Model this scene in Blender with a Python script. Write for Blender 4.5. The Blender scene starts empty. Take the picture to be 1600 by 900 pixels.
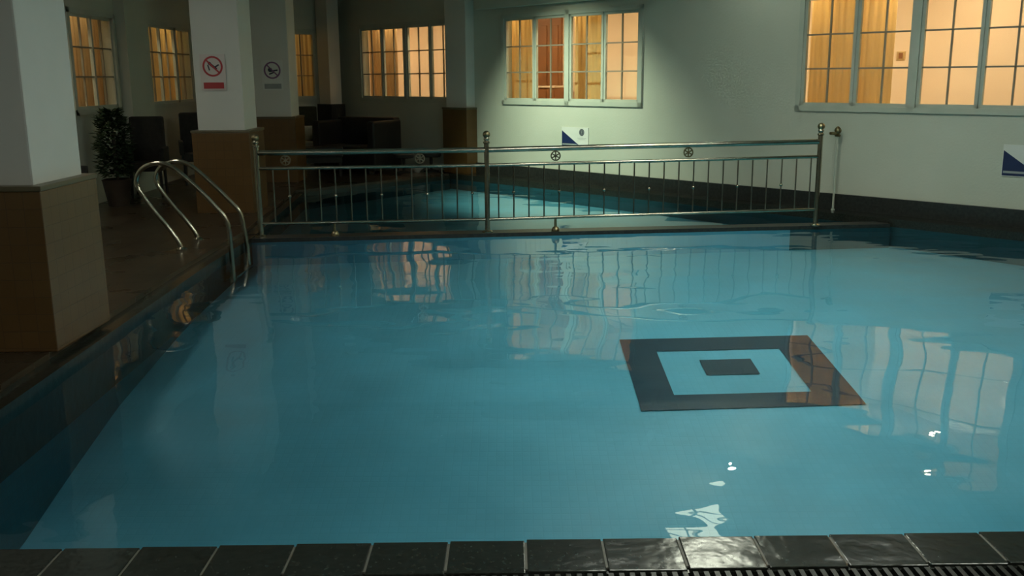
import bpy, bmesh, math, random
from mathutils import Matrix, Vector
random.seed(7)
R = math.radians
sc = bpy.context.scene
col = sc.collection

# ------------------------------------------------------------------ camera, world, exposure
cam_d = bpy.data.cameras.new('camera'); cam = bpy.data.objects.new('camera', cam_d); col.objects.link(cam)
cam_d.sensor_width = 36; cam_d.lens = 1500 / 1600 * 36; cam_d.clip_end = 100; cam_d.clip_start = 0.05
_p, _r = R(12.4), R(.43)
_fw = Vector((0, math.cos(_p), -math.sin(_p))); _r0 = Vector((1, 0, 0)); _u0 = _r0.cross(_fw)
_rt = _r0 * math.cos(_r) - _u0 * math.sin(_r); _up = _u0 * math.cos(_r) + _r0 * math.sin(_r)
cam.matrix_world = Matrix(((_rt.x, _up.x, -_fw.x, 0), (_rt.y, _up.y, -_fw.y, 0), (_rt.z, _up.z, -_fw.z, 1.6), (0, 0, 0, 1)))
sc.camera = cam
w = bpy.data.worlds.new('night'); sc.world = w; w.use_nodes = True
w.node_tree.nodes['Background'].inputs[0].default_value = (.02, .03, .04, 1)
w.node_tree.nodes['Background'].inputs[1].default_value = .3
sc.view_settings.view_transform = 'Standard'; sc.view_settings.look = 'None'
sc.view_settings.exposure = 0; sc.view_settings.gamma = 1; sc.view_settings.use_curve_mapping = False
sc.cycles.use_denoising = True
sc.cycles.transparent_max_bounces = 16; sc.cycles.max_bounces = 8
# lamp strengths (the lamps themselves are built with their fixtures further down)
E_POOL_FILL = 27.0        # unseen fill troffers added over the near pool
E_GRILLE = 5.0        # louvred troffer near the right wall
E_SPOT = 620           # spotlight on the right wall
E_CORR = 250.0          # corridor downlights (warm)
E_ROOM = 160.0           # rooms beyond the left windows

# ------------------------------------------------------------------ materials
def mat(name, c1, c2=None, scale=6, rough=.6, metal=0, bump=0, bscale=None, spec=.5, detail=4):
    m = bpy.data.materials.new(name); m.use_nodes = True
    nt = m.node_tree; b = nt.nodes['Principled BSDF']
    b.inputs['Roughness'].default_value = rough; b.inputs['Metallic'].default_value = metal
    b.inputs['Specular IOR Level'].default_value = spec
    tc = nt.nodes.new('ShaderNodeTexCoord')
    nz = nt.nodes.new('ShaderNodeTexNoise'); nz.inputs['Scale'].default_value = scale; nz.inputs['Detail'].default_value = detail
    nt.links.new(tc.outputs['Object'], nz.inputs['Vector'])
    rp = nt.nodes.new('ShaderNodeValToRGB')
    rp.color_ramp.elements[0].position = .3; rp.color_ramp.elements[1].position = .7
    rp.color_ramp.elements[0].color = (*c1, 1); rp.color_ramp.elements[1].color = (*(c2 or [x * 1.15 for x in c1]), 1)
    nt.links.new(nz.outputs['Fac'], rp.inputs[0]); nt.links.new(rp.outputs[0], b.inputs['Base Color'])
    if bump:
        n2 = nt.nodes.new('ShaderNodeTexNoise'); n2.inputs['Scale'].default_value = bscale or scale * 4
        nt.links.new(tc.outputs['Object'], n2.inputs['Vector'])
        bp = nt.nodes.new('ShaderNodeBump'); bp.inputs['Strength'].default_value = 1; bp.inputs['Distance'].default_value = bump
        nt.links.new(n2.outputs['Fac'], bp.inputs['Height']); nt.links.new(bp.outputs[0], b.inputs['Normal'])
    return m

def tile_mat(name, c1, c2, grout, tw, th, rough=.3, mortar=.02, bump=.002, spec=.5, mode='xy'):
    """grid of tiles; mode tells which object-space axes carry it"""
    m = bpy.data.materials.new(name); m.use_nodes = True
    nt = m.node_tree; b = nt.nodes['Principled BSDF']; b.inputs['Specular IOR Level'].default_value = spec
    tc = nt.nodes.new('ShaderNodeTexCoord'); sep = nt.nodes.new('ShaderNodeSeparateXYZ'); cmb = nt.nodes.new('ShaderNodeCombineXYZ')
    nt.links.new(tc.outputs['Object'], sep.inputs[0])
    if mode == 'xy':
        nt.links.new(sep.outputs[0], cmb.inputs[0]); nt.links.new(sep.outputs[1], cmb.inputs[1])
    else:
        ad = nt.nodes.new('ShaderNodeMath'); ad.operation = 'ADD'
        nt.links.new(sep.outputs[0], ad.inputs[0]); nt.links.new(sep.outputs[1], ad.inputs[1])
        nt.links.new(ad.outputs[0], cmb.inputs[0]); nt.links.new(sep.outputs[2], cmb.inputs[1])
    br = nt.nodes.new('ShaderNodeTexBrick'); br.offset = 0; br.inputs['Scale'].default_value = 1
    br.inputs['Brick Width'].default_value = tw; br.inputs['Row Height'].default_value = th; br.inputs['Mortar Size'].default_value = mortar * tw
    br.inputs['Color1'].default_value = (*c1, 1); br.inputs['Color2'].default_value = (*c2, 1); br.inputs['Mortar'].default_value = (*grout, 1)
    nt.links.new(cmb.outputs[0], br.inputs['Vector'])
    nz = nt.nodes.new('ShaderNodeTexNoise'); nz.inputs['Scale'].default_value = 2.2; nz.inputs['Detail'].default_value = 5
    nt.links.new(tc.outputs['Object'], nz.inputs['Vector'])
    mx = nt.nodes.new('ShaderNodeMix'); mx.data_type = 'RGBA'; mx.blend_type = 'MULTIPLY'; mx.inputs[0].default_value = .35
    nt.links.new(br.outputs['Color'], mx.inputs[6]); nt.links.new(nz.outputs['Fac'], mx.inputs[7]); nt.links.new(mx.outputs[2], b.inputs['Base Color'])
    rr = nt.nodes.new('ShaderNodeMapRange'); rr.inputs['To Min'].default_value = rough * .7; rr.inputs['To Max'].default_value = rough * 1.4
    nt.links.new(nz.outputs['Fac'], rr.inputs[0]); nt.links.new(rr.outputs[0], b.inputs['Roughness'])
    bp = nt.nodes.new('ShaderNodeBump'); bp.inputs['Distance'].default_value = bump; bp.invert = True
    nt.links.new(br.outputs['Fac'], bp.inputs['Height']); nt.links.new(bp.outputs[0], b.inputs['Normal'])
    return m

def emit(name, c, s):
    m = bpy.data.materials.new(name); m.use_nodes = True; nt = m.node_tree; nt.nodes.clear()
    e = nt.nodes.new('ShaderNodeEmission'); e.inputs[0].default_value = (*c, 1); e.inputs[1].default_value = s
    o = nt.nodes.new('ShaderNodeOutputMaterial'); nt.links.new(e.outputs[0], o.inputs[0]); return m

def glass_mat(name, tint=(.95, .97, .95), rough=.02, ior=1.45):
    m = bpy.data.materials.new(name); m.use_nodes = True; nt = m.node_tree; nt.nodes.clear()
    t = nt.nodes.new('ShaderNodeBsdfTransparent'); t.inputs[0].default_value = (*tint, 1)
    g = nt.nodes.new('ShaderNodeBsdfGlossy'); g.inputs['Roughness'].default_value = rough
    f = nt.nodes.new('ShaderNodeFresnel'); f.inputs[0].default_value = ior
    mx = nt.nodes.new('ShaderNodeMixShader'); o = nt.nodes.new('ShaderNodeOutputMaterial')
    nt.links.new(f.outputs[0], mx.inputs[0]); nt.links.new(t.outputs[0], mx.inputs[1]); nt.links.new(g.outputs[0], mx.inputs[2]); nt.links.new(mx.outputs[0], o.inputs[0])
    return m

def pane_mat(name):
    m = glass_mat(name); nt = m.node_tree
    lw = nt.nodes.new('ShaderNodeLayerWeight'); lw.inputs[0].default_value = .5
    pw = nt.nodes.new('ShaderNodeMath'); pw.operation = 'POWER'; pw.inputs[1].default_value = 5; nt.links.new(lw.outputs['Facing'], pw.inputs[0])
    ma = nt.nodes.new('ShaderNodeMath'); ma.operation = 'MULTIPLY_ADD'; ma.inputs[1].default_value = .9; ma.inputs[2].default_value = .03; nt.links.new(pw.outputs[0], ma.inputs[0])
    mx = [n for n in nt.nodes if n.type == 'MIX_SHADER'][0]; nt.links.new(ma.outputs[0], mx.inputs[0]); return m

def water_mat():
    m = glass_mat('water', (.84, .96, .97), .006, 1.39); nt = m.node_tree
    tc = nt.nodes.new('ShaderNodeTexCoord')
    def noise(s, det, sx=1, sy=1):
        mp = nt.nodes.new('ShaderNodeMapping'); mp.inputs['Scale'].default_value = (sx, sy, 1)
        nt.links.new(tc.outputs['Object'], mp.inputs[0])
        n = nt.nodes.new('ShaderNodeTexNoise'); n.inputs['Scale'].default_value = s; n.inputs['Detail'].default_value = det; n.inputs['Roughness'].default_value = .4
        nt.links.new(mp.outputs[0], n.inputs['Vector']); return n
    a, b, c = noise(.9, 1), noise(2.4, 1, 1, 1.5), noise(.35, 1)
    # calm and ruffled patches
    cr = nt.nodes.new('ShaderNodeMapRange'); cr.inputs[1].default_value = .42; cr.inputs[2].default_value = .62; cr.inputs[3].default_value = .12; cr.inputs[4].default_value = 1
    nt.links.new(c.outputs['Fac'], cr.inputs[0])
    m1 = nt.nodes.new('ShaderNodeMath'); m1.operation = 'MULTIPLY'; nt.links.new(b.outputs['Fac'], m1.inputs[0]); nt.links.new(cr.outputs[0], m1.inputs[1])
    m2 = nt.nodes.new('ShaderNodeMath'); m2.operation = 'MULTIPLY'; nt.links.new(m1.outputs[0], m2.inputs[0]); m2.inputs[1].default_value = .36
    ad = nt.nodes.new('ShaderNodeMath'); nt.links.new(a.outputs['Fac'], ad.inputs[0]); nt.links.new(m2.outputs[0], ad.inputs[1])
    bp = nt.nodes.new('ShaderNodeBump'); bp.inputs['Strength'].default_value = 1; bp.inputs['Distance'].default_value = .026
    nt.links.new(ad.outputs[0], bp.inputs['Height'])
    for n in nt.nodes:
        if n.type in ('BSDF_GLOSSY', 'FRESNEL'): nt.links.new(bp.outputs[0], n.inputs['Normal'])
    return m

def curtain_mat(name, c, trans):
    m = mat(name, c, [x * .8 for x in c], 3, .9); nt = m.node_tree; b = nt.nodes['Principled BSDF']
    t = nt.nodes.new('ShaderNodeBsdfTranslucent'); t.inputs[0].default_value = (*c, 1)
    mx = nt.nodes.new('ShaderNodeMixShader'); mx.inputs[0].default_value = trans
    o = [n for n in nt.nodes if n.type == 'OUTPUT_MATERIAL'][0]
    nt.links.new(b.outputs[0], mx.inputs[1]); nt.links.new(t.outputs[0], mx.inputs[2]); nt.links.new(mx.outputs[0], o.inputs[0]); return m

M = dict(
    wall=mat('wall_paint', (.46, .49, .41), (.51, .53, .45), 1.2, .6, bump=.002, bscale=40),
    ceil=mat('ceiling_paint', (.45, .46, .42), (.5, .5, .46), 1, .8),
    colw=mat('column_paint', (.56, .57, .52), (.62, .62, .57), 1.5, .6),
    colt=tile_mat('column_tile', (.13, .068, .02), (.145, .078, .025), (.11, .06, .022), .10, .10, .3, .03, .001, mode='z'),
    coll=mat('column_tile_lip', (.09, .075, .04), (.12, .10, .055), 5, .35),
    floor=tile_mat('deck_tile', (.042, .030, .018), (.052, .037, .023), (.022, .02, .014), .30, .30, .28, .02, .002),
    curb=mat('black_granite', (.010, .012, .010), (.03, .034, .028), 60, .17, bump=.0025, bscale=14, spec=.32),
    skirt=mat('dark_skirting_stone', (.010, .012, .012), (.03, .033, .03), 30, .35, bump=.001, bscale=20),
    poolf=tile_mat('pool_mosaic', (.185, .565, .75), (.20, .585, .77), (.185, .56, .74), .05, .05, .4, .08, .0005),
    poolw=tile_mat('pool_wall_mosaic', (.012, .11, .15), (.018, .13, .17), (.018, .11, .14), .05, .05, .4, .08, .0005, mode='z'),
    mark=tile_mat('mark_mosaic', (.004, .016, .045), (.006, .02, .055), (.006, .02, .045), .05, .05, .4, .08, .0005),
    frame=mat('window_paint', (.40, .44, .37), (.46, .49, .42), 4, .45),
    bars=mat('backlit_bar_paint', (.22, .20, .15), (.27, .25, .19), 4, .5),  # backlit shade put into the colour, darker than the frame paint
    steel=mat('stainless_steel', (.34, .32, .25), (.46, .43, .34), 8, .2, 1),
    bsteel=mat('dull_steel_bar', (.20, .19, .15), (.28, .26, .21), 8, .3, 1),
    dsteel=mat('tarnished_steel', (.16, .13, .07), (.35, .3, .18), 30, .35, 1),
    dark=mat('dark_fabric', (.012, .012, .010), (.02, .02, .017), 20, .85),
    olive=mat('dark_olive_fabric', (.03, .032, .018), (.045, .045, .026), 20, .9),
    black=mat('black_leather', (.004, .004, .004), (.008, .008, .007), 12, .55),
    leaf=mat('leaf_green', (.012, .028, .012), (.025, .05, .02), 8, .55),
    pot=mat('dark_pot', (.03, .02, .014), (.045, .03, .02), 8, .5),
    towel=mat('white_towel', (.42, .43, .38), (.5, .5, .45), 20, .9),
    white=mat('sign_white', (.58, .60, .56), (.64, .66, .62), 4, .4),
    pinkw=mat('sign_pinkish_white', (.55, .50, .47), (.60, .55, .52), 4, .4),
    navy=mat('sign_navy', (.008, .018, .07), (.012, .025, .09), 5, .4),
    red=mat('sign_red', (.36, .03, .035), (.42, .045, .05), 5, .4),
    purple=mat('sign_purple', (.16, .07, .17), (.2, .1, .2), 5, .4),
    ink=mat('sign_ink', (.02, .03, .05), (.03, .04, .06), 5, .5),
    grey=mat('sign_grey', (.25, .28, .28), (.3, .33, .33), 5, .5),
    corr=mat('corridor_cream_paint', (.80, .66, .50), (.84, .70, .54), 1.5, .8),
    wood=mat('brown_wood', (.22, .085, .025), (.32, .13, .04), 3, .45, detail=6),
    cfloor=mat('corridor_floor', (.25, .15, .08), (.3, .19, .1), 3, .5),
    cur_y=curtain_mat('yellow_beige_curtain', (.84, .70, .42), .7),
    cur_b=curtain_mat('brown_beige_curtain', (.70, .58, .40), .65),
    metal=mat('white_enamel', (.6, .6, .58), (.65, .65, .62), 5, .4, .2),
    grout=mat('pale_grout', (.09, .09, .075), (.15, .15, .12), 20, .5),
    grate=mat('dark_grate_plastic', (.008, .010, .008), (.016, .018, .015), 30, .35, spec=.3),
    glass=pane_mat('window_glass'),
    water=water_mat(),
    l_pool_fill=emit('pool_fill_light', (.95, 1, .86), E_POOL_FILL),
    l_aisle_fill=emit('aisle_fill_light', (1, .95, .84), 24),
    l_front_fill=emit('front_fill_light', (1, .97, .88), 30),
    l_grille=emit('greenish_tube_light', (.93, 1, .75), E_GRILLE),
    l_grille2=emit('strong_greenish_tube_light', (.95, 1, .8), 42),
    l_warm=emit('warm_lamp_light', (1, .74, .45), E_CORR),
    l_warm2=emit('warm_room_light', (1, .80, .52), E_ROOM),
    l_round=emit('round_lamp_light', (.92, 1, .82), 130),
    l_spot=emit('spot_lens_light', (.9, 1, .8), 18),
)

# ------------------------------------------------------------------ helpers
def link(name, bm, m, parent=None, mw=None, smooth=False):
    me = bpy.data.meshes.new(name)
    bmesh.ops.recalc_face_normals(bm, faces=bm.faces)
    if smooth:
        for f in bm.faces: f.smooth = True
        for e in bm.edges:
            if len(e.link_faces) == 2 and e.calc_face_angle(0) > R(40): e.smooth = False
    bm.to_mesh(me); bm.free()
    if m: me.materials.append(m)
    o = bpy.data.objects.new(name, me); col.objects.link(o)
    if parent is not None: o.parent = parent
    if mw is not None: o.matrix_world = mw
    return o
def BM(): return bmesh.new()
def box(bm, x0, x1, y0, y1, z0, z1, bev=0):
    vs = [bm.verts.new((x, y, z)) for x in (x0, x1) for y in (y0, y1) for z in (z0, z1)]
    fs = [bm.faces.new([vs[i] for i in q]) for q in ((0, 1, 3, 2), (4, 6, 7, 5), (0, 4, 5, 1), (2, 3, 7, 6), (0, 2, 6, 4), (1, 5, 7, 3))]
    if bev:
        es = list({e for f in fs for e in f.edges})
        bmesh.ops.bevel(bm, geom=es, offset=bev, segments=2, profile=.6, affect='EDGES')
    return bm
def prism(bm, pts, z0, z1):
    lo = [bm.verts.new((*p, z0)) for p in pts]; hi = [bm.verts.new((*p, z1)) for p in pts]; n = len(pts)
    bm.faces.new(lo[::-1]); bm.faces.new(hi)
    for i in range(n): bm.faces.new((lo[i], lo[(i + 1) % n], hi[(i + 1) % n], hi[i]))
    return bm
def plate(bm, pts, y0, y1):
    """outline in local x,z given a thickness along y"""
    a = [bm.verts.new((p[0], y0, p[1])) for p in pts]; b = [bm.verts.new((p[0], y1, p[1])) for p in pts]; n = len(pts)
    bm.faces.new(a); bm.faces.new(b[::-1])
    for i in range(n): bm.faces.new((a[i], a[(i + 1) % n], b[(i + 1) % n], b[i]))
    return bm
def tube(bm, pts, r, seg=12, cap=True):
    pts = [Vector(p) for p in pts]; rings = []; n = len(pts)
    t0 = (pts[1] - pts[0]).normalized(); a = t0.orthogonal().normalized()
    for i, p in enumerate(pts):
        t = (pts[min(i + 1, n - 1)] - pts[max(i - 1, 0)]).normalized()
        a = (a - t * a.dot(t)).normalized(); b = t.cross(a)
        rr = r[i] if isinstance(r, (list, tuple)) else r
        rings.append([bm.verts.new(p + (a * math.cos(2 * math.pi * k / seg) + b * math.sin(2 * math.pi * k / seg)) * rr) for k in range(seg)])
    for i in range(n - 1):
        for k in range(seg):
            bm.faces.new((rings[i][k], rings[i][(k + 1) % seg], rings[i + 1][(k + 1) % seg], rings[i + 1][k]))
    if cap: bm.faces.new(rings[0][::-1]); bm.faces.new(rings[-1])
    return bm
def lathe(bm, prof, c=(0, 0, 0), seg=20):
    rings = []
    for r, z in prof:
        rings.append([bm.verts.new((c[0] + r * math.cos(2 * math.pi * k / seg), c[1] + r * math.sin(2 * math.pi * k / seg), c[2] + z)) for k in range(seg)])
    for i in range(len(prof) - 1):
        for k in range(seg): bm.faces.new((rings[i][k], rings[i][(k + 1) % seg], rings[i + 1][(k + 1) % seg], rings[i + 1][k]))
    bm.faces.new(rings[0][::-1]); bm.faces.new(rings[-1]); return bm
def sphere(bm, c, r, sz=1):
    prof = [(max(.001, r * math.sin(math.pi * i / 10)), -r * sz * math.cos(math.pi * i / 10)) for i in range(11)]
    return lathe(bm, prof, c, 14)
def smooth_path(pts, k=6):
    P = [Vector(p) for p in pts]; out = []
    for i in range(len(P) - 1):
        p0, p1, p2, p3 = P[max(i - 1, 0)], P[i], P[i + 1], P[min(i + 2, len(P) - 1)]
        for j in range(k):
            t = j / k
            out.append(.5 * ((2 * p1) + (p2 - p0) * t + (2 * p0 - 5 * p1 + 4 * p2 - p3) * t * t + (3 * p1 - p0 - 3 * p2 + p3) * t ** 3))
    out.append(P[-1]); return out
def tag(o, label, cat, group=None, kind=None):
    o['label'] = label; o['category'] = cat
    if group: o['group'] = group
    if kind: o['kind'] = kind
    return o
def empty(name, mw=None, loc=None):
    o = bpy.data.objects.new(name, None); col.objects.link(o); o.empty_display_size = .1
    if mw is not None: o.matrix_world = mw
    if loc is not None: o.location = loc
    return o
def thing(name, label, cat, loc=(0, 0, 0), rz=0, group=None):
    o = empty(name); o.location = loc; o.rotation_euler = (0, 0, rz); return tag(o, label, cat, group)
def part(name, bm, m, parent, smooth=False, label=None):      # local coordinates of the parent
    o = link(name, bm, m, None, None, smooth); o.parent = parent
    if label: o['label'] = label
    return o
def struct(name, bm, m, mw=None):
    o = link(name, bm, m, None, mw); o['kind'] = 'structure'; return o
def frame(ox, oy, ux, uy, oz=0):
    """x along the wall, y outward (away from the pool room), z up"""
    l = math.hypot(ux, uy); ux /= l; uy /= l
    return Matrix(((ux, -uy, 0, ox), (uy, ux, 0, oy), (0, 0, 1, oz), (0, 0, 0, 1)))
def copy_tree(o, parent=None):
    c = o.copy(); col.objects.link(c)
    if parent is not None: c.parent = parent
    for ch in list(o.children): copy_tree(ch, c)
    return c

# wall frames
FW = frame(-3.2, 18.363, .726 * 0 + .688, -.726)      # long right wall, origin at its far corner
FL = frame(-5.2, 0, 0, 1)                            # left wall, local x = world y
FB = frame(-5.2, 16.45, 2.0, 1.913)                  # short back wall
CEIL = 3.3
def wpt(s, y=0, z=0): return FW @ Vector((s, y, z))

# ------------------------------------------------------------------ floor, pool basin
struct('floor', prism(prism(BM(), [(-5.2, -2), (-2.60, -2), (-2.60, 4), (-2.74, 8), (-2.74, 9.72), (-3.0, 13.3), (-1.07, 15.55), (-.72, 15.76), (-3.2, 18.36), (-5.2, 16.45)], -1.1, .08),
                            [(-2.60, -2), (8.9, -2), (8.9, 2.5), (-2.60, 2.5)], -1.1, .05), M['floor'])
# pool floor: slopes up away from the near edge
PF = [(3, -.74), (4.4, -.715), (5.0, -.60), (5.87, -.455), (7.17, -.342), (8.9, -.256), (11, -.198), (17, -.15)]
def fz(y):
    if y <= PF[0][0]: return PF[0][1]
    for (a, b), (c, d) in zip(PF, PF[1:]):
        if y <= c: return b + (d - b) * (y - a) / (c - a)
    return PF[-1][1]
bm = BM(); ys = [2.9 + .2 * i for i in range(68)]
prev = None
for y in ys:
    r_ = [bm.verts.new((x, y, fz(y))) for x in (-3.3, 9.0)]
    if prev: bm.faces.new((prev[0], prev[1], r_[1], r_[0]))
    prev = r_
struct('pool_floor', bm, M['poolf'])
# dark inlaid mark on the pool floor
def strip_quad(bm, x0, x1, y0, y1, dz=.006):
    n = max(1, int((y1 - y0) / .1)); pv = None
    for i in range(n + 1):
        y = y0 + (y1 - y0) * i / n
        cur = [bm.verts.new((x, y + (x - 1.5) * .045, fz(y + (x - 1.5) * .045) + dz)) for x in (x0, x1)]
        if pv: bm.faces.new((pv[0], pv[1], cur[1], cur[0]))
        pv = cur
mk = thing('pool_floor_mark', 'dark navy tiled square outline around a small dark block on the pool floor', 'pool marking', (0, 0, 0))
bm = BM()
strip_quad(bm, .81, 1.055, 5.79, 7.05); strip_quad(bm, 1.965, 2.255, 5.79, 7.05)
strip_quad(bm, 1.055, 1.965, 5.79, 6.0); strip_quad(bm, 1.055, 1.965, 6.79, 7.05)
part('outline', bm, M['mark'], mk)
bm = BM(); strip_quad(bm, 1.335, 1.705, 6.32, 6.6); part('centre_block', bm, M['mark'], mk)

# ledge below the long right wall (local wall frame), with tiled skirting above
struct('pool_ledge', box(BM(), 3.2, 17.6, -.32, .0, -1.1, .08), M['curb'], FW)
struct('baseboard_right', box(BM(), 3.55, 17.6, -.035, .0, .08, .26), M['skirt'], FW)
def seg_wall(bm, a, b, z0, z1, t):
    a = Vector((*a, 0)); b = Vector((*b, 0)); d = (b - a).normalized(); n = Vector((-d.y, d.x, 0)) * t
    prism(bm, [tuple(p.xy) for p in (a, b, b + n, a + n)], z0, z1)
bm = BM()
seg_wall(bm, (-2.48, 3.0), (-2.48, 4.2), -1.1, -.005, .02); seg_wall(bm, (-2.48, 4.2), (-2.61, 8), -1.1, -.005, .02); seg_wall(bm, (-2.61, 8), (-2.61, 9.6), -1.1, -.005, .02)
seg_wall(bm, (-2.61, 9.75), (-2.88, 13.25), -1.1, -.005, .02)
seg_wall(bm, (-2.88, 13.25), (-.99, 15.46), -1.1, -.005, .02)
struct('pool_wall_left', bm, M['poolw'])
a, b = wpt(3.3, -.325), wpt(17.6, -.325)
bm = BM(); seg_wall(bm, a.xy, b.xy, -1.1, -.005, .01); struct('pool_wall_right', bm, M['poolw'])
# coping along the left edge and the far edge
bm = BM()
seg_wall(bm, (-2.475, 2.9), (-2.475, 4.2), -.3, .045, .13); seg_wall(bm, (-2.475, 4.2), (-2.605, 8), -.3, .045, .14); seg_wall(bm, (-2.605, 8), (-2.605, 9.75), -.3, .045, .14)
seg_wall(bm, (-2.61, 9.7), (-2.88, 13.3), -.3, .05, .12)
seg_wall(bm, (-2.88, 13.27), (-.985, 15.48), -.3, .055, .12)
struct('coping_left', bm, M['curb'])
# divider wall between the two pools
DIV = [(-2.62, 9.50), (4.05, 10.17), (4.05, 10.37), (-2.62, 9.73)]
bm = BM(); prism(bm, [(-2.62, 9.49), (2.95, 10.055), (2.95, 10.075), (-2.62, 9.51)], -1.1, -.005); struct('pool_wall_divider', bm, M['poolf'])
bm = BM(); prism(bm, [(2.95, 10.055), (4.05, 10.16), (4.05, 10.18), (2.95, 10.075)], -1.1, -.005); struct('pool_wall_divider_end', bm, M['poolw'])  # dark tile colour stands in for the dark reflection near the wall
struct('pool_divider', prism(BM(), DIV, -1.1, .035), M['skirt'])
# near curb of black slabs
bm = BM(); x = -5.2
th = R(1.1)
while x < 8.8:
    g_ = .0035
    for (y0, y1) in ((2.82, 3.04),):
        yc0, yc1 = y0 + x * .0227, y1 + x * .0227
        b2 = BM(); box(b2, x + g_, x + .262 - g_, yc0, yc1, -.12, .045 + random.uniform(-.001, .001), .004)
        me_ = bpy.data.meshes.new('t'); b2.to_mesh(me_); b2.free(); bm.from_mesh(me_); bpy.data.meshes.remove(me_)
    x += .262
prism(bm, [(-5.2, 2.72), (8.9, 2.97), (8.9, 3.235), (-5.2, 2.915)], -1.1, .036)
struct('pool_curb_near', bm, M['curb'])
bm = BM(); prism(bm, [(-5.2, 2.73), (8.9, 3.03), (8.9, 3.225), (-5.2, 2.905)], .02, .0425); struct('trim_6', bm, M['grout'])
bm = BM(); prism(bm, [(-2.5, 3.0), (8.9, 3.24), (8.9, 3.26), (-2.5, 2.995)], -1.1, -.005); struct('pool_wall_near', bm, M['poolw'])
# overflow grate
gr = thing('drain_grate', 'dark slatted overflow grate running along the front pool curb', 'drain grate', (0, 0, .0))
bm = BM(); x = -3.2
while x < 3.4:
    y = 2.80 + x * .0227
    box(bm, x, x + .016, y - .20, y, .02, .046); x += .034
part('slats', bm, M['grate'], gr)
bm = BM(); prism(bm, [(-3.2, 2.50), (3.4, 2.62), (3.4, 2.645), (-3.2, 2.525)], .02, .05); part('frame', bm, M['grate'], gr)
struct('trim_1', prism(BM(), [(-5.2, 2.4), (8.9, 2.4), (8.9, 2.98), (-5.2, 2.74)], -.02, .015), M['curb'])

# water
bm = BM()
pts = [(-2.48, 2.96), (8.6, 3.2)] + [tuple(wpt(s, -.33).xy) for s in (17.0, 3.4)] + [(-.99, 15.44), (-2.875, 13.25), (-2.61, 9.7), (-2.61, 8), (-2.48, 4.2)]
bm.faces.new([bm.verts.new((*p, 0)) for p in pts])
o = link('pool_water', bm, M['water']); tag(o, 'still teal pool water with gentle ripples reflecting the lit windows', 'water', kind='stuff')

# ------------------------------------------------------------------ walls, ceiling, windows
def wall(name, F, x0, x1, z0, z1, openings, t=.2, m=None):
    bm = BM(); x = x0
    for (a, b, c, d) in sorted(openings):
        box(bm, x, a, 0, t, z0, z1); box(bm, a, b, 0, t, z0, c); box(bm, a, b, 0, t, d, z1); x = b
    box(bm, x, x1, 0, t, z0, z1)
    return struct(name, bm, m or M['wall'], F)
ZA, ZB = 1.19, 2.52
WIN_R = [(.70, 3.42), (4.48, 7.22), (9.52, 12.28)]
WIN_L = [(10.3, 13.02), (13.98, 16.1)]
WIN_B = [(.55, 1.25), (1.62, 2.32)]
wall('wall_right', FW, -.1, 17.6, -.2, CEIL, [(a, b, ZA, ZB) for a, b in WIN_R])
wall('wall_left', FL, -2.2, 16.5, -.2, CEIL, [(a, b, ZA, ZB - .08) for a, b in WIN_L])
wall('wall_back', FB, -.05, 2.75, -.2, CEIL, [(a, b, ZA, ZB - .05) for a, b in WIN_B])
struct('wall_near', box(BM(), -5.4, 9.1, -2.2, -2.0, -.2, CEIL), M['wall'])
struct('wall_east', box(BM(), 8.9, 9.1, -2.0, 6.2, -1.2, CEIL), M['wall'])
struct('ceiling', prism(BM(), [(-5.4, -2.2), (9.1, -2.2), (9.1, 6.2), (8.6, 6.0), (-3.2, 18.5), (-5.4, 16.6)], CEIL, CEIL + .15), M['ceil'])
# shallow downstand over the middle window
struct('trim_2', box(BM(), 4.0, 7.6, -.14, .0, 2.62, CEIL), M['wall'], FW)

def window(n, F, x0, x1, z0, z1, ns, seams=True):
    e = empty('window_%d' % n, F); e['kind'] = 'structure'
    fw = .06; y0, y1 = -.03, .06
    bm = BM(); box(bm, x0, x1, y0, y1, z0, z0 + fw); box(bm, x0, x1, y0, y1, z1 - fw, z1)
    box(bm, x0, x0 + fw, y0, y1, z0, z1); box(bm, x1 - fw, x1, y0, y1, z0, z1)
    cells = []
    if ns == 4:
        xm = (x0 + x1) / 2; box(bm, xm - .04, xm + .04, y0, y1, z0, z1)
        for a, b in ((x0 + fw, xm - .04), (xm + .04, x1 - fw)):
            m_ = (a + b) / 2; cells += [(a, m_), (m_, b)]
    else:
        wd = (x1 - x0 - 2 * fw) / ns; cells = [(x0 + fw + i * wd, x0 + fw + (i + 1) * wd) for i in range(ns)]
    part('window_frame', bm, M['frame'], e)
    for i, (a, b) in enumerate(cells):
        yo = 0 if i % 2 == 0 else .012; st = .036
        bm = BM(); c, d = z0 + fw, z1 - fw; ya, yb = -.012 + yo, .028 + yo
        box(bm, a, a + st, ya, yb, c, d); box(bm, b - st, b, ya, yb, c, d); box(bm, a, b, ya, yb, c, c + st); box(bm, a, b, ya, yb, d - st, d)
        s = part('sash', bm, M['frame'], e)
        bm = BM(); mx_ = (a + b) / 2
        box(bm, mx_ - .008, mx_ + .008, ya + .008, yb - .008, c + st, d - st)
        for k in (1, 2):
            zz = c + st + (d - c - 2 * st) * k / 3
            box(bm, a + st, b - st, ya + .008, yb - .008, zz - .009, zz + .009)
        part('glazing_bars', bm, M['bars'], s)
        part('pane', box(BM(), a + st, b - st, ya + .018, ya + .022, c + st, d - st), M['glass'], s)
    return e
window(1, FW, *WIN_R[2], ZA, ZB, 4); window(2, FW, *WIN_R[1], ZA, ZB, 4); window(3, FW, *WIN_R[0], ZA, ZB, 4)
window(4, FL, *WIN_L[1], ZA, ZB - .08, 3); window(5, FL, *WIN_L[0], ZA, ZB - .08, 4)
window(6, FB, *WIN_B[0], ZA, ZB - .05, 1); window(7, FB, *WIN_B[1], ZA, ZB - .05, 1)

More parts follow.
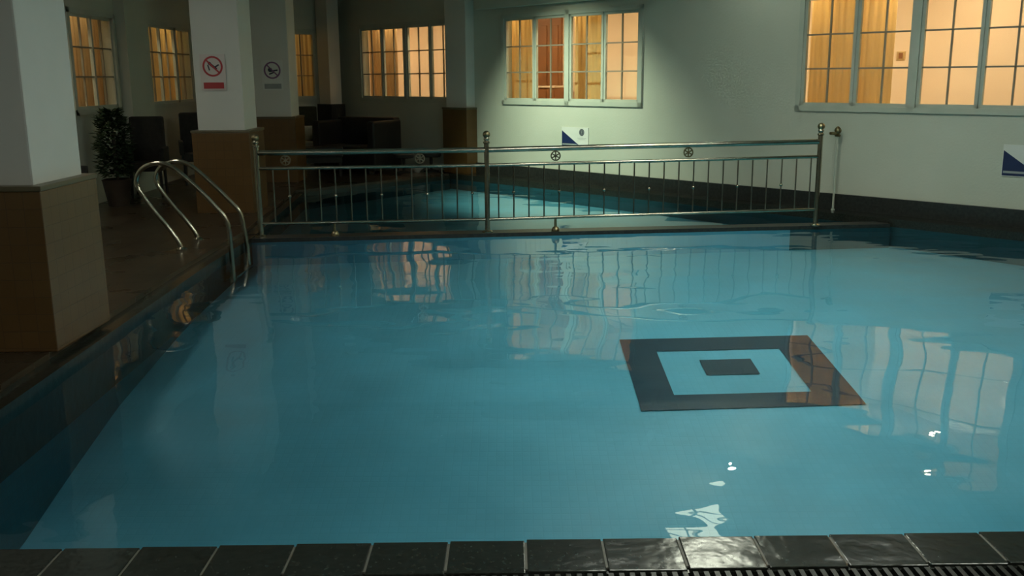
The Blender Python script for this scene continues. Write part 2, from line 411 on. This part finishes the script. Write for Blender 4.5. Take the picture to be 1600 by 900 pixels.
# corridor beyond the long wall
CD = 1.9
bm = BM(); box(bm, -1.2, 17.6, CD, CD + .1, .1, 2.9); struct('wall_corridor', bm, M['corr'], FW)
struct('floor_corridor', box(BM(), -1.2, 17.6, .2, CD, .1, .2), M['cfloor'], FW)
struct('ceiling_corridor', box(BM(), -1.2, 17.6, .2, CD + .1, 2.85, 2.95), M['corr'], FW)
struct('wall_corridor_end', box(box(BM(), -1.3, -1.2, .2, CD + .1, .1, 2.95), 17.5, 17.6, .2, CD + .1, .1, 2.95), M['corr'], FW)
# rooms beyond the left and back windows
struct('wall_left_room', box(BM(), 8.5, 17.2, 1.9, 2.0, .1, 2.9), M['corr'], FL)
struct('ceiling_left_room', box(BM(), 8.5, 17.2, .2, 2.0, 2.85, 2.95), M['corr'], FL)
struct('floor_left_room', box(BM(), 8.5, 17.2, .2, 2.0, .1, .2), M['cfloor'], FL)
struct('wall_left_room_end', box(box(BM(), 8.4, 8.5, .2, 2.0, .1, 2.95), 17.2, 17.3, .2, 2.0, .1, 2.95), M['corr'], FL)
struct('wall_back_room', box(BM(), -.1, 2.9, 1.7, 1.8, .1, 2.9), M['corr'], FB)
struct('ceiling_back_room', box(BM(), -.1, 2.9, .2, 1.8, 2.85, 2.95), M['corr'], FB)
struct('wall_back_room_end', box(box(BM(), -.2, -.1, .2, 1.8, .1, 2.95), 2.9, 3.0, .2, 1.8, .1, 2.95), M['corr'], FB)

# pilasters of the left and back walls
struct('trim_4', box(BM(), 13.08, 13.9, -.14, 0, .08, CEIL), M['wall'], FL)
struct('trim_5', box(BM(), .0, .45, -.12, 0, .08, CEIL), M['wall'], FB)
pil = thing('wall_pilaster', 'narrow pale pilaster with a dark tiled foot left of the far lit window', 'pilaster')
pil.matrix_world = frame(-3.42, 18.06, .688, -.726)
part('shaft', box(BM(), 0, .36, -.12, .12, 1.14, CEIL), M['colw'], pil)
part('tiled_foot', box(BM(), -.04, .42, -.15, .15, .08, 1.14), M['dark'], pil)

# ------------------------------------------------------------------ columns
def column(label, x, y, w, split, rz=0, over=.06, lip=True):
    c = thing('column', label, 'column', (x, y, 0), rz, 'columns of the pool room')
    h = w / 2; b = h + over
    part('shaft', box(BM(), -h, h, -h, h, split - .01, CEIL, .012), M['colw'], c)
    part('tiled_base', box(BM(), -b, b, -b, b, .08, split - .03, .006), M['colt'], c)
    if lip: part('base_cap', box(BM(), -b - .008, b + .008, -b - .008, b + .008, split - .03, split, .006), M['coll'], c)
    return c
colA = column('large white column with brown tiled base cut off by the left edge of the view', -2.975, 5.67, .62, 1.03)
colB = column('white column with brown tiled base carrying the red round prohibition sign', -3.315, 11.41, .54, 1.03)
colC = column('white column with brown tiled base carrying the purple round sign', -3.52, 14.75, .53, 1.05)
colD = column('white column with brown tiled base standing against the right wall behind the fence', -.69, 15.82, .50, 1.13, R(-46), .045)

# ------------------------------------------------------------------ signs
def ring(bm, cx, cz, r0, r1, y0, y1, n=28, sx=1):
    def P(r, k, y): return (cx + sx * r * math.cos(2 * math.pi * k / n), y, cz + r * math.sin(2 * math.pi * k / n))
    V = [[bm.verts.new(P(r, k, y)) for k in range(n)] for r in (r0, r1) for y in (y0, y1)]
    for k in range(n):
        j = (k + 1) % n
        for a, b in ((0, 1), (1, 3), (3, 2), (2, 0)): bm.faces.new((V[a][k], V[a][j], V[b][j], V[b][k]))
def disc(bm, cx, cz, r, y0, y1, n=24, sx=1):
    plate(bm, [(cx + sx * r * math.cos(2 * math.pi * k / n), cz + r * math.sin(2 * math.pi * k / n)) for k in range(n)], y0, y1)
def slash(bm, cx, cz, r, w, y0, y1, ang):
    c, s = math.cos(ang), math.sin(ang)
    plate(bm, [(cx + c * a - s * b, cz + s * a + c * b) for a, b in ((-r, -w), (r, -w), (r, w), (-r, w))], y0, y1)

# prohibition sign on column B (front face)
def column_sign(label, x, y, z, w, h, back, m_ring, band, figure):
    s = thing('warning_sign', label, 'sign', (x, y, z))
    part('board', box(BM(), -w / 2, w / 2, -.006, 0, -h / 2, h / 2), back, s)
    r = w * .40; cz = h / 2 - r - .02
    bm = BM(); ring(bm, 0, cz, r * .82, r, -.010, -.006); slash(bm, 0, cz, r * .86, r * .075, -.0105, -.006, R(-45)); part('prohibition_ring', bm, m_ring, s)
    bm = BM()
    if figure == 'diver':
        disc(bm, -r * .30, cz + r * .30, r * .15, -.0095, -.006, 12)
        slash(bm, r * .05, cz - r * .02, r * .42, r * .12, -.0095, -.006, R(-40)); slash(bm, r * .38, cz + r * .02, r * .28, r * .07, -.0095, -.006, R(30))
        slash(bm, -r * .40, cz - r * .12, r * .28, r * .06, -.0095, -.006, R(-75))
    else:
        disc(bm, -r * .25, cz + r * .05, r * .26, -.0095, -.006, 12)
        slash(bm, r * .2, cz - r * .05, r * .45, r * .09, -.0095, -.006, R(8)); slash(bm, -r * .1, cz - r * .35, r * .3, r * .08, -.0095, -.006, R(20))
    part('pictogram', bm, M['ink'], s)
    part('caption_band', box(BM(), -w * .40, w * .40, -.009, -.006, -h / 2 + .02, -h / 2 + .02 + h * .17), band, s)
    return s
column_sign('white sign with red prohibition circle and red band on the nearer signed column', -3.36, 11.13, 1.675, .285, .40, M['pinkw'], M['red'], M['red'], 'diver')
column_sign('pale sign with purple prohibition circle and grey band on the farther signed column', -3.50, 14.475, 1.65, .31, .43, M['white'], M['purple'], M['grey'], 'other')

def wall_sign(label, s0, z0, w, h):
    e = empty('wall_sign'); e.matrix_world = FW @ Matrix.Translation((s0, 0, z0)); tag(e, label, 'sign', None)
    part('board', box(BM(), 0, w, -.012, 0, 0, h), M['white'], e)
    bm = BM(); plate(bm, [(.008, .008), (w * .74, .008), (.008, h * .82)], -.016, -.012); part('blue_triangle', bm, M['navy'], e)
    bm = BM(); plate(bm, [(.02, h * .10), (w * .62, h * .10), (w * .55, h * .17), (.02, h * .17)], -.018, -.016); part('text_strip', bm, M['grey'], e)
    bm = BM(); r = h * .17; cx, cz = w * .76, h * .76; disc(bm, cx, cz, r, -.015, -.012, sx=1); lg = part('round_logo', bm, M['ink'], e)
    bm = BM(); ring(bm, cx, cz, r * .68, r * .78, -.017, -.015); slash(bm, cx, cz, r * .5, r * .10, -.017, -.015, R(90)); slash(bm, cx, cz + r * .1, r * .38, r * .08, -.017, -.015, 0)
    lo = part('emblem_lines', bm, M['grey'], lg)
    bm = BM(); box(bm, w * .60, w * .92, -.014, -.012, h * .46, h * .475); box(bm, w * .64, w * .88, -.014, -.012, h * .40, h * .412); part('small_print', bm, M['grey'], e)
    return e
wall_sign('small white and navy triangle sign with round logo above the fence under the middle window', 5.745, .60, .52, .285)
wall_sign('white and navy triangle sign cut off by the right edge of the view', 11.875, .585, .52, .315)

# ------------------------------------------------------------------ steel fence on the divider
fa, fb = Vector((-2.535, 9.61, 0)), Vector((3.225, 10.093, 0))
fd = (fb - fa); FLN = fd.length; FF = frame(fa.x, fa.y, fd.x, fd.y)
fe = empty('pool_fence', FF); tag(fe, 'stainless steel railing fence with thin upright bars standing between the two pools', 'fence')
fm = 2.296
def post(x, top, name='post'):
    bm = BM(); lathe(bm, [(.055, .035), (.055, .045), (.028, .06), (.026, .09), (.026, top - .13), (.034, top - .125), (.034, top - .11), (.02, top - .1), (.03, top - .085), (.03, top - .075), (.018, top - .06)], (x, 0, 0), 16)
    p = part(name, bm, M['steel'], fe, True)
    bm = BM(); sphere(bm, (x, 0, top - .035), .038); part('finial_ball', bm, M['dsteel'], p, True)
post(0, 1.063); post(fm, 1.07); post(FLN, 1.11)
def rz_(x): # rails rise a little to the right
    return .0 + .012 * x / FLN * 3
for zz, r_ in ((.88, .027), (.725, .017), (.17, .016)):
    for a_, b_ in ((0, fm), (fm, FLN)):
        dz = lambda q: (max(0, q - fm) / (FLN - fm)) * .038
        bm = BM(); tube(bm, [(a_ + .02, 0, zz + dz(a_)), (b_ - .02, 0, zz + dz(b_))], r_, 14); part('rail', bm, M['steel'], fe, True)
def baluster(x, knob):
    dz = max(0, x - fm) / (FLN - fm) * .038
    bm = BM(); tube(bm, [(x, 0, .172 + dz), (x, 0, .722 + dz)], .0075, 8)
    b_ = part('baluster', bm, M['bsteel'], fe, True)
    if knob:
        bm = BM(); sphere(bm, (x, 0, .44 + dz), .017); part('knuckle', bm, M['steel'], b_, True)
for k in range(14): baluster(fm * (k + 1) / 15, k % 3 == 1)
for k in range(22): baluster(fm + (FLN - fm) * (k + .75) / 22.3, k % 3 == 1)
for x, m_ in ((.285, 'steel'), (1.62, 'steel'), (fm + .705, 'steel'), (fm + 2.085, 'dsteel')):
    dz = max(0, x - fm) / (FLN - fm) * .038
    bm = BM(); cz = .803 + dz; ring(bm, x, cz, .040, .052, -.008, .008)
    for k in range(3): slash(bm, x, cz, .043, .006, -.006, .006, R(90 + 60 * k))
    disc(bm, x, cz, .014, -.01, .01, 12)
    part('ring_ornament', bm, M[m_], fe)
for x in (.74, fm + .705):
    bm = BM(); lathe(bm, [(.04, .03), (.042, .05), (.03, .075), (.014, .085), (.012, .16)], (x, 0, 0), 14); part('support_foot', bm, M['dsteel'], fe, True)
# slim post at the wall beyond the end of the fence
wp = thing('wall_post', 'slim steel post with a round finial on the ledge against the right wall', 'post', tuple(wpt(10.12, -.10)))
bm = BM(); lathe(bm, [(.022, .08), (.022, .09), (.013, .10), (.012, .93)], seg=14); part('pole', bm, M['frame'], wp, True)
bm = BM(); lathe(bm, [(.03, .915), (.036, .93), (.02, .945), (.036, .965), (.04, .985), (.03, 1.01), (.008, 1.03)], seg=14); part('finial', bm, M['dsteel'], wp, True)
bm = BM(); tube(bm, [(-.0, 0, .95), (-.10, -.05, .955)], .018, 10); part('bracket', bm, M['dsteel'], wp, True)

# ------------------------------------------------------------------ pool ladder rails
ld = thing('pool_ladder', 'pair of curved stainless steel ladder handrails bending from the deck down into the pool', 'ladder', (0, 0, 0))
near = [(-3.0, .08), (-3.03, .16), (-3.10, .26), (-3.225, .435), (-3.33, .59), (-3.375, .68), (-3.36, .77), (-3.28, .845), (-3.17, .875), (-3.05, .84), (-2.95, .755), (-2.795, .606), (-2.66, .45), (-2.60, .36), (-2.445 - .1, .24), (-2.49 + .03, .05), (-2.44, -.35)]
near = [(-3.015, .08), (-3.045, .16), (-3.12, .28), (-3.235, .435), (-3.335, .59), (-3.375, .68), (-3.355, .77), (-3.28, .84), (-3.16, .868), (-3.05, .835), (-2.95, .757), (-2.795, .606), (-2.665, .455), (-2.60, .37), (-2.572, .25), (-2.556, .05), (-2.54, -.0)]
for yy, dx, dzz in ((8.654, 0, 0), (9.22, -.03, -.03)):
    pts = [(x + dx, yy, z + dzz * min(1, max(0, z - .1) / .5)) for x, z in near[:-2]]
    pts += [(-2.565 + dx * .3, yy, .0), (-2.56 + dx * .3, yy, -.22)]
    bm = BM(); tube(bm, smooth_path(pts, 5), .021, 12); rl = part('handrail', bm, M['steel'], ld, True)
    bm = BM(); lathe(bm, [(.05, .08), (.05, .088), (.03, .10), (.024, .105)], (pts[0][0], yy, 0), 16); part('base_flange', bm, M['steel'], rl, True)
bm = BM(); box(bm, -2.595, -2.53, 8.66, 9.22, -.2, -.175, .005); part('tread', bm, M['steel'], ld)

# ------------------------------------------------------------------ dark furniture at the back
def chair(label, x, y, rz, m, seat_m, h=1.12, w=.5, group=None):
    c = thing('high_back_chair', label, 'chair', (x, y, .08), rz, group)
    d = .5; h -= .08
    part('backrest', box(BM(), -w / 2, w / 2, d / 2 - .09, d / 2, .42, h, .03), m, c)
    part('seat', box(BM(), -w / 2, w / 2, -d / 2, d / 2, .34, .46, .03), seat_m, c)
    for sx in (-1, 1):
        part('armrest', box(BM(), sx * w / 2 - .03, sx * w / 2 + .03, -d / 2, d / 2, .44, .64, .015), m, c)
        for sy in (-1, 1):
            part('leg', tube(BM(), [(sx * (w / 2 - .03), sy * (d / 2 - .03), 0), (sx * (w / 2 - .04), sy * (d / 2 - .04), .36)], [.016, .022], 8), M['dark'], c)
    return c
chair('dark high-backed armchair beside the leafy plant at the left wall', -4.84, 12.85, R(12), M['dark'], M['dark'], 1.12, .44)
chair('dark olive high-backed armchair with a pale seat right of the farther signed column', -3.62, 17.0, R(10), M['olive'], M['towel'], 1.12, .46)
chair('dark high-backed armchair in the gap between the two signed columns', -4.55, 16.4, R(35), M['dark'], M['dark'], 1.10, .55)
chair('dark armchair showing its left edge beside the nearer signed column', -4.62, 14.35, R(20), M['dark'], M['dark'], 1.12, .5)
chair('dark armchair half hidden behind the large left column', -4.76, 9.95, R(80), M['dark'], M['dark'], 1.02, .5)

cu = thing('cushion', 'pale cushion leaning on the olive armchair right of the farther signed column', 'cushion', (-3.60, 16.93, .545), R(10))
part('cover', box(BM(), -.17, .17, -.07, .05, 0, .25, .04), M['towel'], cu, True)
# potted plant by the left wall
pp = thing('potted_plant', 'bushy dark green potted plant standing against the left wall', 'plant', (-4.86, 11.85, .08))
part('pot', lathe(BM(), [(.12, 0), (.17, .3), (.18, .32), (.15, .33), (.14, .30)], seg=18), M['pot'], pp, True)
part('stem', tube(BM(), smooth_path([(0, 0, .25), (.02, 0, .5), (-.01, .02, .9)], 4), .02, 8), M['pot'], pp, True)
bm = BM()
for i in range(1100):
    z = random.uniform(.38, 1.16); rad = .04 + .14 * math.sin(min(1, (1.2 - z) / .35) * math.pi / 2); a = random.uniform(0, 6.28); rr = rad * random.uniform(.3, 1)
    c = Vector((rr * math.cos(a), rr * math.sin(a), z)); dr = Vector((math.cos(a), math.sin(a), random.uniform(-.5, .7))).normalized()
    sd = dr.cross(Vector((0, 0, 1))).normalized() * .026; L = random.uniform(.07, .12)
    up = dr.cross(sd).normalized() * .006
    v = [bm.verts.new(p) for p in (c, c + dr * L * .5 + sd + up, c + dr * L, c + dr * L * .5 - sd + up, c + dr * L * .5 - up)]
    bm.faces.new((v[0], v[1], v[4])); bm.faces.new((v[1], v[2], v[4])); bm.faces.new((v[2], v[3], v[4])); bm.faces.new((v[3], v[0], v[4]))
part('foliage', bm, M['leaf'], pp)

# black sofa and low pieces below the far lit window
sf = thing('sofa', 'tall-backed black sofa below the far lit window', 'sofa', (-2.55, 16.1, .08), R(-25))
part('backrest', box(BM(), -.56, .56, .25, .45, .05, .88, .03), M['black'], sf)
part('seat', box(BM(), -.56, .56, -.40, .26, .10, .44, .04), M['black'], sf)
for sx in (-1, 1):
    part('armrest', box(BM(), sx * .53 - .07, sx * .53 + .07, -.42, .42, .05, .84, .03), M['black'], sf)
    for sy in (-.36, .38): part('foot', box(BM(), sx * .5 - .03, sx * .5 + .03, sy - .03, sy + .03, 0, .06), M['dark'], sf)
lt = thing('lounge_bench', 'low black lounge bench in front of the olive armchair', 'bench', (-3.05, 15.35, .08), R(10))
part('cushion', box(BM(), -.38, .38, -.25, .25, .30, .46, .04), M['black'], lt)
part('frame', box(BM(), -.36, .36, -.23, .23, .22, .31, .01), M['dark'], lt)
for sx in (-1, 1):
    for sy in (-1, 1): part('leg', box(BM(), sx * .33 - .02, sx * .33 + .02, sy * .2 - .02, sy * .2 + .02, 0, .23), M['dark'], lt)
for (x, y, lb) in ((-1.75, 15.75, 'small dark round stool nearest the black sofa'), (-1.32, 15.95, 'small dark round stool beside the column at the right wall')):
    st = thing('round_stool', lb, 'stool', (x, y, .08), 0, 'small stools by the far window')
    part('seat', lathe(BM(), [(.15, .24), (.17, .26), (.17, .30), (.14, .32)], seg=20), M['dark'], st, True)
    part('pedestal', lathe(BM(), [(.13, 0), (.13, .015), (.025, .04), (.025, .25)], seg=14), M['dark'], st, True)
bw = thing('shallow_bowl', 'pale shallow bowl left on the deck between the two small stools', 'bowl', (-1.55, 15.85, .08))
part('dish', lathe(BM(), [(.05, 0), (.06, .02), (.12, .07), (.13, .10), (.12, .10), (.05, .035)], seg=20), M['towel'], bw, True)

# ------------------------------------------------------------------ curtains and corridor things
def curtain(label, F, x0, x1, m, y=.24, z0=1.0, z1=2.72, f=11):
    bm = BM(); n = max(8, int((x1 - x0) * 60)); fr = []
    for t in (0, .004):
        rows = []
        for zz in (z0, (z0 + z1) / 2, z1):
            rows.append([bm.verts.new((x0 + (x1 - x0) * i / n, y + t + .007 * math.sin(i / 60 * f * 6.28) + .006 * math.sin(i * .37 + zz), zz)) for i in range(n + 1)])
        fr.append(rows)
    for rows in fr:
        for a_, b_ in zip(rows, rows[1:]):
            for i in range(n): bm.faces.new((a_[i], a_[i + 1], b_[i + 1], b_[i]))
    o = link('curtain', bm, m, None, F, True); tag(o, label, 'curtain', None)
    return o
c0, c1 = WIN_R[2]
curtain('yellow beige curtain behind the left half of the large right window', FW, c0 + .0, c0 + 1.02, M['cur_y'])
a0, a1 = WIN_R[1]
curtain('yellow beige curtain behind the leftmost sash of the middle window', FW, a0 - .35, a0 + .41, M['cur_y'])
curtain('beige curtain behind the third sash of the middle window', FW, a0 + 1.22, a0 + 1.78, M['cur_y'], .3)
b0, b1 = WIN_R[0]
curtain('beige curtain behind the left sashes of the far window over the sofa', FW, b0 - .05, b0 + .79, M['cur_b'])
curtain('brown curtain across most of the nearest left wall window', FL, 12.3, 13.9, M['cur_b'])
curtain('brown beige curtain drawn in the left wall window next to the signed column', FL, 14.95, 16.7, M['cur_y'])
curtain('orange beige curtain in the narrow window between the signed columns', FB, .5, 1.3, M['cur_y'])
curtain('orange beige curtain in the narrow window right of the farther signed column', FB, 1.55, 2.4, M['cur_y'])

# brown wooden door and cabinet seen through the middle window
dr = empty('door_1', FW @ Matrix.Translation((3.35, CD - .05, .2))); dr['kind'] = 'structure'
part('door_leaf', box(BM(), 0, .60, 0, .05, 0, 2.45, .004), M['wood'], dr)
bm = BM()
for (p, q) in ((.12, .95), (1.15, 2.25)):
    for (u, v) in ((.06, .27), (.33, .54)): box(bm, u, v, -.015, 0, p, q, .006)
part('door_panels', bm, M['wood'], dr)
part('door_handle', tube(BM(), [(.57, -.06, 1.02), (.46, -.06, 1.02)], .012, 8), M['dsteel'], dr)
cb = empty('wooden_cabinet'); cb.matrix_world = FW @ Matrix.Translation((3.86, 1.42, .2)); tag(cb, 'low brown wooden cabinet seen through the second sash of the middle window', 'cabinet')
part('body', box(BM(), 0, .36, 0, .36, 0, 1.22, .005), M['wood'], cb); part('top', box(BM(), -.02, .38, -.02, .38, 1.22, 1.25, .004), M['corr'], cb)
for i in (0, 1): part('door', box(BM(), .01 + .175 * i, .175 + .175 * i, -.02, 0, .05, 1.18, .004), M['wood'], cb)
sw = empty('light_switch'); sw.matrix_world = FW @ Matrix.Translation((9.80, CD, 1.77)); tag(sw, 'small tan switch plate on the corridor wall seen through the right window', 'switch')
part('plate', box(BM(), 0, .11, -.012, 0, 0, .11, .003), M['cur_y'], sw); part('rocker', box(BM(), .03, .08, -.018, -.012, .02, .09, .002), M['wood'], sw)

# ------------------------------------------------------------------ lamps
def downlight(label, F, x, y, z, mt, r=.075, group=None, name='downlight'):
    e = empty(name); e.matrix_world = F @ Matrix.Translation((x, y, z)); tag(e, label, 'ceiling lamp', group)
    bm = BM(); lathe(bm, [(r * 1.3, 0), (r * 1.3, -.012), (r, -.018), (r, 0)], seg=20); part('trim_ring', bm, M['metal'], e, True)
    bm = BM(); lathe(bm, [(r * .95, -.004), (r * .95, -.020), (r * .6, -.030)], seg=20); part('lens', bm, mt, e, True)
    return e
for s_, yl in ((-.3, .42), (1.2, .42), (2.7, .42), (4.2, .42), (5.5, .42), (6.8, .42), (8.2, .42), (9.4, .42), (10.6, .42), (12.65, 1.45), (13.6, .8), (10.98, .85), (10.98, 1.0), (10.99, 1.15), (10.99, 1.32)):
    tiny = 10.9 < s_ < 11  # one lamp split into four, added so its reflection breaks into a cluster
    where = 'far window over the sofa' if s_ < 4 else 'middle window' if s_ < 8 else 'large right window'
    downlight('one of four tiny downlights added in place of one lamp beyond the large right window' if tiny else 'small warm corridor downlight beyond the ' + where, FW, s_, yl, 2.85, M['l_warm'], .035 if tiny else .09,
              'tiny corridor downlights added for a clustered reflection' if tiny else 'corridor downlights beyond the ' + where)
for y_ in (9.9, 11.0, 12.6, 14.4, 15.8):
    downlight('small warm downlight in the room beyond the left wall', FL, y_, .45, 2.85, M['l_warm2'], .09, 'warm downlights of the left rooms')
downlight('small warm downlight in the room beyond the short back wall', FB, 1.4, .5, 2.85, M['l_warm2'], .09)
I4 = Matrix.Identity(4)
def troffer(label, x, y, w, l, mt, cells, group=None):
    e = empty('ceiling_troffer'); e.location = (x, y, CEIL); tag(e, label, 'ceiling lamp', group)
    bm = BM(); t = .02
    box(bm, -w / 2, w / 2, -l / 2, -l / 2 + t, -.06, 0); box(bm, -w / 2, w / 2, l / 2 - t, l / 2, -.06, 0); box(bm, -w / 2, -w / 2 + t, -l / 2, l / 2, -.06, 0); box(bm, w / 2 - t, w / 2, -l / 2, l / 2, -.06, 0)
    part('housing', bm, M['metal'], e)
    part('diffuser', box(BM(), -w / 2 + t, w / 2 - t, -l / 2 + t, l / 2 - t, -.075, -.05), mt, e)
    bm = BM(); nx, ny = cells
    for i in range(1, nx): x_ = -w / 2 + w * i / nx; box(bm, x_ - .012, x_ + .012, -l / 2, l / 2, -.085, -.055)
    for j in range(1, ny): y_ = -l / 2 + l * j / ny; box(bm, -w / 2, w / 2, y_ - .012, y_ + .012, -.085, -.055)
    part('louvre', bm, M['metal'], e)
for x, lb in ((-2.2, 'left'), (.8, 'right')):
    troffer('added square fill troffer over the front deck, %s one of the two' % lb, x, .7, .6, .6, M['l_front_fill'], (2, 2), 'added fill troffers over the front deck')  # unseen lamps added to light the front faces of the columns
for x, y, lb in ((.9, 4.4, 'near left'), (3.0, 4.4, 'near right'), (.9, 7.2, 'far left'), (3.0, 7.2, 'far right')):
    troffer('added square fill troffer, %s one of the four above the near pool' % lb, x, y, .6, .6, M['l_pool_fill'], (2, 2), 'added fill troffers over the near pool')  # unseen lamps added to brighten the pool floor
troffer('added square fill troffer over the left deck', -4.2, 8.1, .6, .6, M['l_aisle_fill'], (2, 2))  # unseen lamp added to lift the dim left aisle
troffer('bright greenish louvred ceiling troffer nearer the fence', 2.1, 9.8, .6, .6, M['l_grille'], (2, 3))
troffer('bright greenish louvred ceiling troffer farther from the fence', 1.9, 8.42, .6, .6, M['l_grille2'], (2, 3))
downlight('round ceiling downlight beside the long right wall', I4, 2.73, 11.45, CEIL, M['l_round'], .06)
# spotlight aimed at the wall under the middle window
sp = thing('ceiling_spotlight', 'small ceiling spotlight aimed at the wall under the middle window', 'spotlight', (-1.1, 12.5, CEIL))
bm = BM(); lathe(bm, [(.04, 0), (.04, -.02), (.012, -.03), (.012, -.10)], seg=14); part('mount', bm, M['metal'], sp, True)
tgt = wpt(6.0, 0, .35); src = Vector((-1.1, 12.5, CEIL - .15)); dv = (tgt - src).normalized()
hd = tube(BM(), [tuple(-dv * .07), tuple(dv * .07)], [.03, .045], 16); h = part('lamp_head', hd, M['metal'], sp, True); h.location = (0, 0, -.15)
ln = lathe(BM(), [(.001, 0), (.012, .0), (.012, .002)], seg=12); l_ = part('lens', ln, M['l_spot'], h, True); l_.location = tuple(dv * .073)
L = bpy.data.lights.new('spot_beam', 'SPOT'); L.energy = E_SPOT; L.color = (.86, 1, .72); L.spot_size = R(78); L.spot_blend = 1; L.shadow_soft_size = .03
lo = bpy.data.objects.new('spot_beam', L); col.objects.link(lo); lo.parent = h; lo.location = tuple(dv * .085); lo.rotation_euler = dv.to_track_quat('-Z', 'Y').to_euler()
